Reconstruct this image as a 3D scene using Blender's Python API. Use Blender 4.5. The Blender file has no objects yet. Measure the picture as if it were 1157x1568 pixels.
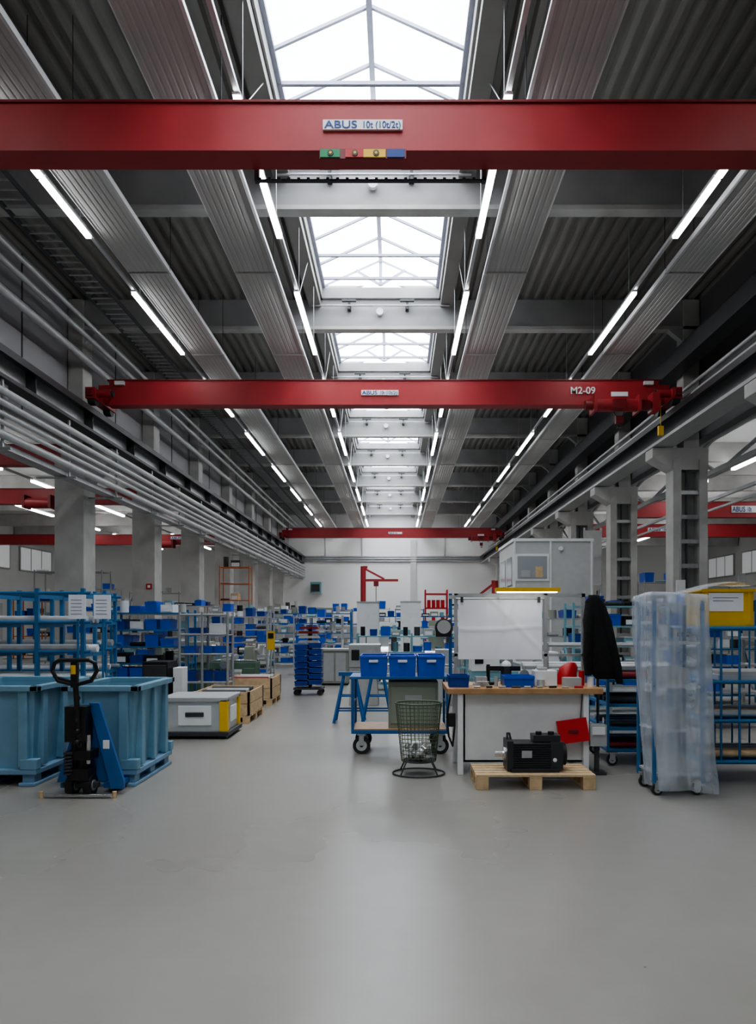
import bpy, math, random
from mathutils import Vector, Matrix, Euler
random.seed(7)
S=bpy.context.scene
COL=S.collection
# ------------------------------------------------------------------ materials
MATS={}
def mat(name,col,rough=.5,metal=0.,var=.08,scale=6.,bump=0.,bscale=40.,spec=.5):
    if name in MATS: return MATS[name]
    m=bpy.data.materials.new(name); m.use_nodes=True
    nt=m.node_tree; b=nt.nodes['Principled BSDF']
    b.inputs['Roughness'].default_value=rough; b.inputs['Metallic'].default_value=metal
    b.inputs['Specular IOR Level'].default_value=spec
    tc=nt.nodes.new('ShaderNodeTexCoord'); n=nt.nodes.new('ShaderNodeTexNoise')
    n.inputs['Scale'].default_value=scale; n.inputs['Detail'].default_value=5
    nt.links.new(tc.outputs['Object'],n.inputs['Vector'])
    r=nt.nodes.new('ShaderNodeValToRGB')
    r.color_ramp.elements[0].position=.3; r.color_ramp.elements[1].position=.7
    r.color_ramp.elements[0].color=[c*(1-var) for c in col]+[1]
    r.color_ramp.elements[1].color=[min(1,c*(1+var)) for c in col]+[1]
    nt.links.new(n.outputs['Fac'],r.inputs['Fac']); nt.links.new(r.outputs['Color'],b.inputs['Base Color'])
    if bump:
        n2=nt.nodes.new('ShaderNodeTexNoise'); n2.inputs['Scale'].default_value=bscale
        nt.links.new(tc.outputs['Object'],n2.inputs['Vector'])
        bp=nt.nodes.new('ShaderNodeBump'); bp.inputs['Strength'].default_value=bump; bp.inputs['Distance'].default_value=.02
        nt.links.new(n2.outputs['Fac'],bp.inputs['Height']); nt.links.new(bp.outputs['Normal'],b.inputs['Normal'])
    MATS[name]=m; return m
def emat(name,col,st):
    m=bpy.data.materials.new(name); m.use_nodes=True
    b=m.node_tree.nodes['Principled BSDF']
    b.inputs['Base Color'].default_value=(.8,.8,.8,1)
    b.inputs['Emission Color'].default_value=(*col,1); b.inputs['Emission Strength'].default_value=st
    MATS[name]=m; return m
red=mat('crane_red_paint',(.38,.034,.040),.45,var=.07,scale=2)
reddk=mat('dark_red_paint',(.19,.014,.018),.45)
conc=mat('precast_concrete',(.50,.50,.48),.8,var=.14,scale=1.6,bump=.15)
concd=mat('beam_concrete',(.36,.36,.36),.8,var=.12,scale=1.2)
deck=mat('roof_deck_steel',(.24,.235,.22),.55,var=.08,scale=1)
panelm=mat('radiant_panel_steel',(.50,.50,.49),.65,var=.04,scale=1)
edgelit=mat('panel_edge_painted_skylight',(.70,.71,.72),.35,.2,var=.02)  # skylight catching the panel edges, painted in as a whiter colour
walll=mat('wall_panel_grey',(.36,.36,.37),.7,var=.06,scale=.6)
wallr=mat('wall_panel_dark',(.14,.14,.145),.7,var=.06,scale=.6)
wallb=mat('wall_white_render',(.93,.93,.92),.8,var=.02,scale=.5)
wallo=mat('wall_offwhite',(.66,.66,.65),.8,var=.05,scale=.5)
steelg=mat('galvanised_steel',(.50,.52,.53),.38,.6,var=.1,scale=9)
barm=mat('glazing_bar_paint',(.34,.36,.44),.5)
steeld=mat('dark_steel',(.06,.063,.068),.5,.3)
railk=mat('rail_black',(.02,.02,.022),.45,.4)
pipew=mat('pipe_pale_grey',(.58,.60,.61),.35,.3,var=.06)
blue=mat('blue_paint',(.02,.12,.34),.4,var=.08)
bluel=mat('light_blue_paint',(.03,.15,.33),.42,var=.08)
bluebin=mat('blue_plastic',(.008,.10,.58),.35,var=.06)
bluebin2=mat('blue_plastic_dark',(.008,.055,.33),.35,var=.06)
teal=mat('pale_blue_container',(.18,.35,.47),.42,var=.1,scale=5)
teald=mat('pale_blue_pallet',(.18,.33,.48),.5,var=.1,scale=5)
black=mat('black_plastic',(.012,.012,.013),.4)
blackc=mat('black_fabric',(.008,.008,.009),.95,var=.3,scale=20,bump=.3)
rubber=mat('rubber',(.03,.03,.03),.75)
wood=mat('pallet_wood',(.62,.45,.27),.75,var=.18,scale=14,bump=.1)
woodt=mat('bench_wood',(.47,.27,.13),.45,var=.15,scale=10)
white=mat('white_paint',(.80,.82,.83),.45,var=.03)
paper=mat('white_paper',(.86,.88,.94),.7,var=.02)
greyp=mat('grey_paint',(.42,.43,.43),.5,var=.05)
beige=mat('beige_green',(.28,.31,.25),.55,var=.06)
greenm=mat('machine_green',(.10,.17,.12),.5,var=.1)
yellow=mat('yellow_plastic',(.78,.48,.015),.45,var=.06)
orange=mat('orange_paint',(.55,.15,.03),.5)
redp=mat('signal_red',(.50,.014,.02),.45,var=.05)
signb=mat('sign_blue',(.01,.05,.25),.5)
signg=mat('sign_green',(.01,.25,.1),.5)
tealm=mat('teal_machine',(.20,.40,.46),.45)
motor=mat('motor_anthracite',(.035,.04,.045),.42,.2,var=.1)
chrome=mat('machined_steel',(.6,.6,.6),.22,.9)
basketm=mat('green_wire',(.09,.13,.08),.5,.2)
cloth=mat('cabin_fabric',(.52,.53,.52),.85,var=.04)
glow=emat('fluorescent_tube',(.97,.985,1),9)
lampg=emat('bench_lamp_diffuser',(1,1,.98),4)
sky=emat('skylight_glazing',(.91,.96,1),3.5)
win=emat('daylight_window',(.95,.98,1),.08)
def floor_mat():
    m=bpy.data.materials.new('polished_floor'); m.use_nodes=True; nt=m.node_tree; b=nt.nodes['Principled BSDF']
    tc=nt.nodes.new('ShaderNodeTexCoord')
    n1=nt.nodes.new('ShaderNodeTexNoise'); n1.inputs['Scale'].default_value=.35; n1.inputs['Detail'].default_value=4; n1.inputs['Roughness'].default_value=.5
    n2=nt.nodes.new('ShaderNodeTexNoise'); n2.inputs['Scale'].default_value=5; n2.inputs['Detail'].default_value=8
    vo=nt.nodes.new('ShaderNodeTexVoronoi'); vo.inputs['Scale'].default_value=1.5
    for n in(n1,n2,vo): nt.links.new(tc.outputs['Object'],n.inputs['Vector'])
    r=nt.nodes.new('ShaderNodeValToRGB'); r.color_ramp.elements[0].position=.25; r.color_ramp.elements[1].position=.75
    r.color_ramp.elements[0].color=(.252,.238,.21,1); r.color_ramp.elements[1].color=(.325,.317,.295,1)
    mx=nt.nodes.new('ShaderNodeMath'); mx.operation='MULTIPLY_ADD'; mx.inputs[1].default_value=.25
    nt.links.new(n2.outputs['Fac'],mx.inputs[0])
    m2=nt.nodes.new('ShaderNodeMath'); m2.operation='MULTIPLY'; m2.inputs[1].default_value=.75
    nt.links.new(n1.outputs['Fac'],m2.inputs[0]); nt.links.new(m2.outputs[0],mx.inputs[2])
    nt.links.new(mx.outputs[0],r.inputs['Fac'])
    r2=nt.nodes.new('ShaderNodeValToRGB'); r2.color_ramp.elements[0].position=.008; r2.color_ramp.elements[1].position=.012
    r2.color_ramp.elements[0].color=(.3,.3,.3,1); r2.color_ramp.elements[1].color=(1,1,1,1)
    nt.links.new(vo.outputs['Distance'],r2.inputs['Fac'])
    mm=nt.nodes.new('ShaderNodeMixRGB'); mm.blend_type='MULTIPLY'; mm.inputs['Fac'].default_value=1
    nt.links.new(r.outputs['Color'],mm.inputs[1]); nt.links.new(r2.outputs['Color'],mm.inputs[2])
    nt.links.new(mm.outputs[0],b.inputs['Base Color'])
    rr=nt.nodes.new('ShaderNodeMapRange'); rr.inputs['From Min'].default_value=.3; rr.inputs['From Max'].default_value=.7
    rr.inputs['To Min'].default_value=.25; rr.inputs['To Max'].default_value=.34
    nt.links.new(n1.outputs['Fac'],rr.inputs['Value']); nt.links.new(rr.outputs[0],b.inputs['Roughness'])
    return m
floorm=floor_mat()
def plastic_film():
    m=bpy.data.materials.new('plastic_film'); m.use_nodes=True; nt=m.node_tree
    b=nt.nodes['Principled BSDF']; b.inputs['Base Color'].default_value=(.72,.78,.86,1); b.inputs['Roughness'].default_value=.15
    n=nt.nodes.new('ShaderNodeTexNoise'); n.inputs['Scale'].default_value=3; n.inputs['Detail'].default_value=3
    tc=nt.nodes.new('ShaderNodeTexCoord'); nt.links.new(tc.outputs['Object'],n.inputs['Vector'])
    mr=nt.nodes.new('ShaderNodeMapRange'); mr.inputs['From Min'].default_value=.3; mr.inputs['From Max'].default_value=.7
    mr.inputs['To Min'].default_value=.26; mr.inputs['To Max'].default_value=.46
    nt.links.new(n.outputs['Fac'],mr.inputs['Value'])
    t=nt.nodes.new('ShaderNodeBsdfTransparent'); mx=nt.nodes.new('ShaderNodeMixShader'); t.inputs['Color'].default_value=(.95,.97,1,1)
    nt.links.new(mr.outputs[0],mx.inputs['Fac']); nt.links.new(t.outputs[0],mx.inputs[1]); nt.links.new(b.outputs[0],mx.inputs[2])
    nt.links.new(mx.outputs[0],nt.nodes['Material Output'].inputs['Surface'])
    return m
film=plastic_film()
def glassm():
    m=bpy.data.materials.new('window_pane'); m.use_nodes=True
    b=m.node_tree.nodes['Principled BSDF']; b.inputs['Base Color'].default_value=(.35,.38,.4,1); b.inputs['Roughness'].default_value=.08
    return m
pane=glassm()
# ------------------------------------------------------------------ mesh builder
class MB:
    def __init__(s): s.v=[];s.f=[];s.m=[];s.sm=[];s.mats=[]
    def mi(s,m):
        if m not in s.mats: s.mats.append(m)
        return s.mats.index(m)
    def add(s,vs,fs,m,smooth=False):
        o=len(s.v); i=s.mi(m); s.v+= [tuple(v) for v in vs]
        for f in fs: s.f.append([o+k for k in f]); s.m.append(i); s.sm.append(smooth)
    def box(s,x0,x1,y0,y1,z0,z1,m,M=None):
        vs=[Vector((x,y,z)) for z in(z0,z1) for y in(y0,y1) for x in(x0,x1)]
        if M: vs=[M@v for v in vs]
        s.add(vs,[(0,2,3,1),(4,5,7,6),(0,1,5,4),(2,6,7,3),(0,4,6,2),(1,3,7,5)],m)
    def rbox(s,c,sz,rot,m):
        M=Matrix.Translation(c)@Euler(rot).to_matrix().to_4x4()
        a,b,d=[k/2 for k in sz]; s.box(-a,a,-b,b,-d,d,m,M)
    def cyl(s,p,q,r,m,n=12,r2=None):
        p=Vector(p);q=Vector(q);r2=r if r2 is None else r2
        d=(q-p).normalized(); u=d.orthogonal().normalized(); w=d.cross(u)
        A=[p+r*(math.cos(2*math.pi*i/n)*u+math.sin(2*math.pi*i/n)*w) for i in range(n)]
        B=[q+r2*(math.cos(2*math.pi*i/n)*u+math.sin(2*math.pi*i/n)*w) for i in range(n)]
        s.add(A+B,[(i,(i+1)%n,n+(i+1)%n,n+i) for i in range(n)],m,True)
        s.add(A,[tuple(range(n))[::-1]],m); s.add(B,[tuple(range(n))],m)
    def bar(s,p,q,w,m):
        p=Vector(p);q=Vector(q);d=(q-p).normalized()
        u=Vector((0,0,1)).cross(d)
        if u.length<.01: u=Vector((1,0,0))
        u.normalize(); t=d.cross(u); h=w/2
        vs=[a+u*x*h+t*y*h for a in(p,q) for x,y in((-1,-1),(1,-1),(1,1),(-1,1))]
        s.add(vs,[(0,1,2,3),(7,6,5,4),(0,4,5,1),(1,5,6,2),(2,6,7,3),(3,7,4,0)],m)
    def tube(s,pts,r,m,n=8):
        for a,b in zip(pts[:-1],pts[1:]): s.cyl(a,b,r,m,n)
        for a in pts[1:-1]: s.sph(a,r,m,n,4)
    def sph(s,c,r,m,n=12,k=8,sc=(1,1,1)):
        vs=[];fs=[]
        for j in range(k+1):
            t=math.pi*j/k
            for i in range(n):
                a=2*math.pi*i/n
                vs.append((c[0]+sc[0]*r*math.sin(t)*math.cos(a),c[1]+sc[1]*r*math.sin(t)*math.sin(a),c[2]+sc[2]*r*math.cos(t)))
        for j in range(k):
            for i in range(n): fs.append((j*n+i,(j+1)*n+i,(j+1)*n+(i+1)%n,j*n+(i+1)%n))
        s.add(vs,fs,m,True)
    def prism(s,prof,axis,a,b,m):
        def P(p,t): return {'x':(t,p[0],p[1]),'y':(p[0],t,p[1]),'z':(p[0],p[1],t)}[axis]
        n=len(prof); vs=[P(p,a) for p in prof]+[P(p,b) for p in prof]
        s.add(vs,[tuple(range(n)),tuple(range(2*n-1,n-1,-1))]+[(i,n+i,n+(i+1)%n,(i+1)%n) for i in range(n)],m)
    def strip(s,prof,y0,y1,m):
        n=len(prof); vs=[(p[0],y0,p[1]) for p in prof]+[(p[0],y1,p[1]) for p in prof]
        s.add(vs,[(i,i+1,n+i+1,n+i) for i in range(n-1)],m)
    def ribs(s,x0,x1,y0,y1,z,dep,per,m,gap=.35):
        n=max(1,round((x1-x0)/per)); p=(x1-x0)/n; pr=[]
        for i in range(n):
            x=x0+i*p
            pr+=[(x,z),(x+p*gap,z),(x+p*(gap+.12),z+dep),(x+p*.88,z+dep)]
        pr.append((x1,z)); s.strip(pr,y0,y1,m)
    def loft(s,secs,m,n=16,jit=0.,cap=True):
        vs=[];fs=[]
        for (z,cx,cy,rx,ry) in secs:
            for i in range(n):
                a=2*math.pi*i/n; k=1+random.uniform(-jit,jit)
                vs.append((cx+rx*k*math.cos(a),cy+ry*k*math.sin(a),z))
        for j in range(len(secs)-1):
            for i in range(n): fs.append((j*n+i,j*n+(i+1)%n,(j+1)*n+(i+1)%n,(j+1)*n+i))
        s.add(vs,fs,m,True)
        if cap: s.add(vs[:n],[tuple(range(n))[::-1]],m); s.add(vs[-n:],[tuple(range(n))],m)
    def obj(s,name,bevel=0):
        xs=[v[0] for v in s.v];ys=[v[1] for v in s.v];zs=[v[2] for v in s.v]
        c=Vector(((min(xs)+max(xs))/2,(min(ys)+max(ys))/2,min(zs)))
        me=bpy.data.meshes.new(name); me.from_pydata([tuple(Vector(v)-c) for v in s.v],[],s.f)
        for m in s.mats: me.materials.append(m)
        me.polygons.foreach_set('material_index',s.m); me.polygons.foreach_set('use_smooth',s.sm); me.update()
        o=bpy.data.objects.new(name,me); o.location=c; COL.objects.link(o)
        if bevel:
            b=o.modifiers.new('bevel','BEVEL'); b.width=bevel; b.segments=2; b.limit_method='ANGLE'; b.angle_limit=math.radians(50)
        return o
def text(body,loc,size,m,parent,name='lettering',sx=1,bold=.0):
    c=bpy.data.curves.new(name,'FONT'); c.body=body; c.size=size; c.extrude=.002; c.offset=bold; c.materials.append(m)
    o=bpy.data.objects.new(name,c); COL.objects.link(o); o.parent=parent
    o.location=Vector(loc)-parent.location; o.rotation_euler=(math.pi/2,0,0); o.scale[0]=sx
    return o
# ------------------------------------------------------------------ key dims
ZC=1.6
YB=62.6; YF=-9.0
BEAMS=[14.6+6*k for k in range(-3,8)]
XL,XR=-9.4,8.7
H=lambda h: h+ZC
# ------------------------------------------------------------------ shell
f=MB(); f.box(-27,27,YF,YB,-.2,0,floorm); f.obj('floor')
c=MB()
c.ribs(XL,-2.16,YF,YB,H(9.2),.12,.30,deck); c.ribs(1.245,XR,YF,YB,H(9.2),.12,.30,deck)
c.box(XL,-2.16,YF,YB,H(9.34),H(9.45),deck); c.box(1.245,XR,YF,YB,H(9.34),H(9.45),deck)
for b in BEAMS+[YB-.9]:
    c.box(-2.16,1.245,b-.1,b+.9,H(9.2),H(9.5),concd)
c.box(-2.16,1.245,YF,BEAMS[0],H(9.2),H(9.5),concd)
c.obj('ceiling')
c=MB()
for x0,x1 in((-2.5,-2.17),(1.255,1.6)): c.box(x0,x1,YF,YB,H(8.98),H(9.19),deck)
for x0,x1 in((-2.16,-2.12),(1.205,1.245)): c.box(x0,x1,YF,YB,H(9.2),H(9.55),concd)
c.obj('trim_skylight_curb')
c=MB(); c.box(-27,XL-.5,YF,YB,H(6.6),H(6.8),wallo); c.obj('ceiling_left_bay')
c=MB(); c.box(XR+.5,27,YF,YB,H(6.6),H(6.8),wallo); c.obj('ceiling_right_bay')
for sx in(-1,1):
    t=MB()
    for b in BEAMS:
        a,d=(-26.9,-9.95) if sx<0 else (9.3,26.9)
        t.box(a,d,b,b+.3,H(5.9),H(6.59),conc)
    t.obj('roof_beams')
w=MB(); w.box(-27,27,YB,YB+.3,0,H(9.6),wallb)
w.obj('wall_back')
t=MB(); t.box(1.2,1.7,YB-.15,YB,0,H(7),wallo); t.obj('trim_1')
t=MB(); t.box(-27,27,YB-.02,YB,0,1.1,greyp); t.obj('baseboard_back')
p=MB()
for z in(6.75,6.95,7.15): p.cyl((-8.6,YB-.12,z),(8,YB-.12,z),.06,steelg,8)
for x in(-6.2,-3,4.2): p.cyl((x,YB-.12,7.1),(x,YB-.12,9.6),.05,steelg,8)
p.obj('wall_pipes')
w=MB(); w.box(-27,27,YF-.3,YF,0,H(9.6),wallo); w.obj('wall_front')
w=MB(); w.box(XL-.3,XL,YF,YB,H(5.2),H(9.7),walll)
for i in range(24):
    y=YF+i*3; w.box(XL,XL+.02,y,y+.04,H(5.2),H(9.2),steeld)
w.obj('wall_left')
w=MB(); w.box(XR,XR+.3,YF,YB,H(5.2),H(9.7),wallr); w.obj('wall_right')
w=MB(); w.box(-27.3,-27,YF,YB,0,H(6.8),wallo); w.obj('wall_left_side_bay')
w=MB(); w.box(27,27.3,YF,YB,0,H(6.8),wallo); w.obj('wall_right_side_bay')
n=1
for b in BEAMS[2:]:
    for sx in(-1,1):
        w=MB(); X=26.94*sx
        w.box(X-.04,X+.04,b+.8,b+5.4,5.2,6.9,win)
        for yy in(b+.8,b+2.3,b+3.85,b+5.4): w.box(X-.05,X+.05,yy-.05,yy+.05,5.2,6.9,greyp)
        for zz in(5.2,6.9): w.box(X-.05,X+.05,b+.8,b+5.4,zz-.05,zz+.05,greyp)
        w.obj('window_%d'%n); n+=1
# skylights
k=1
for b in BEAMS:
    y0=b+.9; y1=min(b+5.9,YB-.9)
    m=MB(); xl,xr,xc=-2.12,1.205,-.457; he=H(9.55); hr=H(10.3)
    m.add([(xl,y0,he),(xc,y0,hr),(xc,y1,hr),(xl,y1,he)],[(0,1,2,3)],sky)
    m.add([(xr,y0,he),(xc,y0,hr),(xc,y1,hr),(xr,y1,he)],[(3,2,1,0)],sky)
    m.add([(xl,y1,he),(xc,y1,hr),(xr,y1,he)],[(0,1,2)],sky)
    m.add([(xl,y0,he),(xc,y0,hr),(xr,y0,he)],[(2,1,0)],sky)
    m.bar((xc,y0,hr-.07),(xc,y1,hr-.07),.10,barm)
    for x in(xl+.03,xr-.03): m.bar((x,y0,he),(x,y1,he),.11,barm)
    ny=4
    for i in range(ny+1):
        y=y0+(y1-y0)*i/ny
        m.bar((xl,y,he-.04),(xc,y,hr-.04),.055,barm); m.bar((xr,y,he-.04),(xc,y,hr-.04),.055,barm)
        if i%2==1 or i==ny: m.bar((xl,y-.5,he-.03),(xr,y-.5,he-.03),.065,barm)
    m.bar((xc,y1-.02,he),(xc,y1-.02,hr),.09,barm)
    m.bar((xc,y1-.03,he),(xc-.7,y1-.03,he+.42),.06,barm); m.bar((xc,y1-.03,he),(xc+.7,y1-.03,he+.42),.06,barm)
    m.obj('window_skylight_%d'%k); k+=1
# crossbeams
for b in BEAMS:
    m=MB()
    m.box(XL,XR,b,b+.22,H(8.38),H(9.19),concd)
    m.box(XL,XR,b-.05,b+.24,H(8.33),H(8.42),conc)
    m.prism([(XL,H(8.33)),(XL+.9,H(8.33)),(XL,H(7.6))],'y',b,b+.22,concd)
    m.prism([(XR,H(8.33)),(XR-.9,H(8.33)),(XR,H(7.6))],'y',b,b+.22,concd)
    m.obj('roof_crossbeam')
    d=MB(); d.cyl((-.48,b-.16,H(8.8)),(-.48,b-.06,H(8.8)),.1,white,16); d.cyl((-.48,b-.08,H(8.8)),(-.48,b-.01,H(8.8)),.05,greyp)
    for x in(-1.35,.3):
        d.box(x-.03,x+.03,b-.2,b-.07,H(8.85),H(9.1),steeld); d.box(x-.2,x+.2,b-.24,b-.16,H(9.05),H(9.11),steeld)
        d.box(x-.05,x+.05,b-.1,b-.01,H(8.85),H(9.0),steeld)
    d.cyl((-2.4,b-.2,H(8.94)),(1.5,b-.2,H(8.94)),.025,steelg,8)
    d.obj('sprinkler_and_brackets')
# radiant panels
for x0,x1,side in((-5.68,-4.83,1),(-3.43,-2.58,1),(1.88,2.76,-1),(5.74,6.53,-1)):
    m=MB(); y=15.3-4.7*5
    while y<58:
        m.ribs(x0,x1,y,y+4.66,H(7.4),.008,.105,panelm,.6)
        m.box(x0,x1,y,y+.05,H(7.385),H(7.45),panelm)
        m.box(x0-.012,x0,y,y+4.66,H(7.38),H(7.5),edgelit); m.box(x1,x1+.012,y,y+4.66,H(7.38),H(7.5),edgelit)
        if side>0: m.box(x1-.02,x1+.03,y,y+4.66,H(7.37),H(7.4),edgelit)  # pale lip on the skylight-facing edge stands in for light caught there
        else: m.box(x0-.03,x0+.02,y,y+4.66,H(7.37),H(7.4),edgelit)
        m.box(x0,x1,y,y+4.66,H(7.49),H(7.5),steelg)
        for x in(x0+.08,x1-.08): m.cyl((x,y+.3,H(7.5)),(x,y+.3,H(9.18)),.008,steeld,5)
        y+=4.7
    m.obj('radiant_heating_panel')
# light rows
for x in(-5.86,-2.23,1.56,5.30):
    m=MB()
    m.box(x-.035,x+.035,-8,57,H(7.35),H(7.42),pipew)
    for k in range(-4,8):
        y0=16+6*k; y1=y0+3.7
        for i in range(2):
            a=y0+i*1.86; m.box(x-.06,x+.06,a,a+1.83,H(7.32),H(7.36),white)
            m.box(x-.05,x+.05,a+.02,a+1.82,H(7.27),H(7.32),glow)
        for yy in(y0+.4,y0+3.3): m.cyl((x,yy,H(7.42)),(x,yy,H(8.97)),.01,steelg,5)
        if abs(x)<3:
            m.cyl((x,y0+.4,H(7.42)),(x,y0+2.0,H(8.97)),.01,steelg,5)
    m.obj('linear_ceiling_light')
for sx,xs in((-1,(-14.7,-18.5)),(1,(12.5,17))):
    for x in xs:
        m=MB(); m.box(x-.04,x+.04,4,58,H(5.66),H(5.74),greyp)
        for k in range(-1,7):
            y0=17+6*k; m.box(x-.07,x+.07,y0,y0+3.7,H(5.58),H(5.66),glow)
            m.cyl((x,y0+1,H(5.7)),(x,y0+1,H(5.89)),.01,steelg,5)
        m.obj('linear_ceiling_light')
# ------------------------------------------------------------------ columns
for b in BEAMS:
    m=MB()
    m.box(-9.74,-8.9,b-.15,b+.65,0,H(4.5),conc)
    m.prism([(-9.6,H(3.9)),(-8.9,H(3.9)),(-8.15,H(4.6)),(-8.15,H(4.93)),(-9.6,H(4.93))],'y',b-.05,b+.5,conc)
    m.box(-9.38,-8.95,b-.1,b+.55,H(4.9),H(9.18),conc)
    m.obj('concrete_column',.02)
    m=MB()
    for x in(7.9,8.65):
        m.box(x,x+.2,b-.1,b+.5,0,H(4.6),conc)
        m.box(x-.02,x+.22,b-.12,b-.1,0,H(4.6),conc)
    for i in range(9): m.box(8.1,8.65,b-.05,b+.05,.3+i*.7,.42+i*.7,steelg)
    m.box(8.1,8.65,b+.3,b+.4,0,H(4.6),greyp)
    m.cyl((8.3,b+.0,0),(8.3,b+.0,H(4.4)),.035,steeld,8)
    m.prism([(7.3,H(4.93)),(7.3,H(4.65)),(7.9,H(4.3)),(8.9,H(4.3)),(8.9,H(4.93))],'y',b-.1,b+.5,conc)
    m.box(8.2,8.65,b-.05,b+.45,H(4.9),H(9.18),conc)
    m.obj('paired_column',.01)
for x,s_ in((-8.3,-1),(7.6,1)):
    m=MB(); fl=steeld
    m.box(x-.3,x+.3,YF+.1,YB-.1,H(5.55),H(5.62),fl); m.box(x-.3,x+.3,YF+.1,YB-.1,H(4.95),H(5.03),fl if s_<0 else greyp)
    m.box(x-.04,x+.04,YF+.1,YB-.1,H(5.0),H(5.6),wallr if s_>0 else steelg)
    m.box(x-.05,x+.05,YF+.1,YB-.1,H(5.6),H(5.72),railk)
    xx=x-.33*s_
    m.box(xx-.03,xx+.03,YF+.1,YB-.1,H(5.42),H(5.56),railk)
    if s_<0:
        y=YF+1
        while y<YB: m.box(x-.27,x+.27,y,y+.03,H(5.03),H(5.55),steeld); y+=3
    m.obj('crane_runway_beam')
m=MB()
for x,h,r in((-7.98,4.66,.08),(-7.98,4.42,.065),(-7.99,4.2,.05),(-7.99,4.02,.05),(-8.0,3.78,.085),(-8.2,4.3,.05),(-8.25,3.95,.05)):
    m.cyl((x,YF+.1,H(h)),(x,YB-.1,H(h)),r,pipew,12)
m.box(-8.45,-8.15,YF+.1,YB-.1,H(3.56),H(3.6),steelg); m.box(-8.16,-8.13,YF+.1,YB-.1,H(3.56),H(3.68),steelg)
m_y=BEAMS[0]-3
while m_y<YB-1:
    m.box(-8.1,-8.06,m_y+.1,m_y+.16,H(3.55),H(4.94),steelg); m.box(-8.88,-7.9,m_y+.1,m_y+.16,H(3.5),H(3.55),steelg); m_y+=3
m.obj('service_pipes')
m=MB()
for x,h,r in((-8.3,8.0,.06),(-8.5,7.8,.07),(-8.7,7.3,.1)): m.cyl((x,YF+.1,H(h)),(x,YB-.1,H(h)),r,pipew,12)
m.obj('upper_pipes')
m=MB()
for x in(-7.6,-7.0): m.box(x,x+.03,YF+.1,YB-.1,H(7.95),H(8.05),steeld)
y=YF+.1
while y<YB-1: m.box(-7.6,-7.0,y,y+.03,H(7.97),H(8.0),steelg); y+=.3
m.obj('cable_tray')
m=MB()
m.box(7.7,8.15,YF+.1,YB-.1,H(7.0),H(7.5),steeld)
for x,h in((8.0,6.4),(8.0,6.15)): m.cyl((x,YF+.1,H(h)),(x,YB-.1,H(h)),.05,pipew,8)
m.obj('air_duct')
m=MB()
for b in BEAMS[2:-1]:
    m.bar((9.4,b+.6,H(5.4)),(9.4,b+6,H(4.4)),.08,steelg)
    m.bar((9.4,b+.6,H(4.4)),(9.4,b+2.6,H(5.4)),.08,steelg)
for h,w_ in((4.4,.14),(3.6,.09),(3.3,.06),(5.4,.12)): m.bar((9.4,YF+.1,H(h)),(9.4,YB-.1,H(h)),w_,pipew)
m.obj('steel_bracing')
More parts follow.
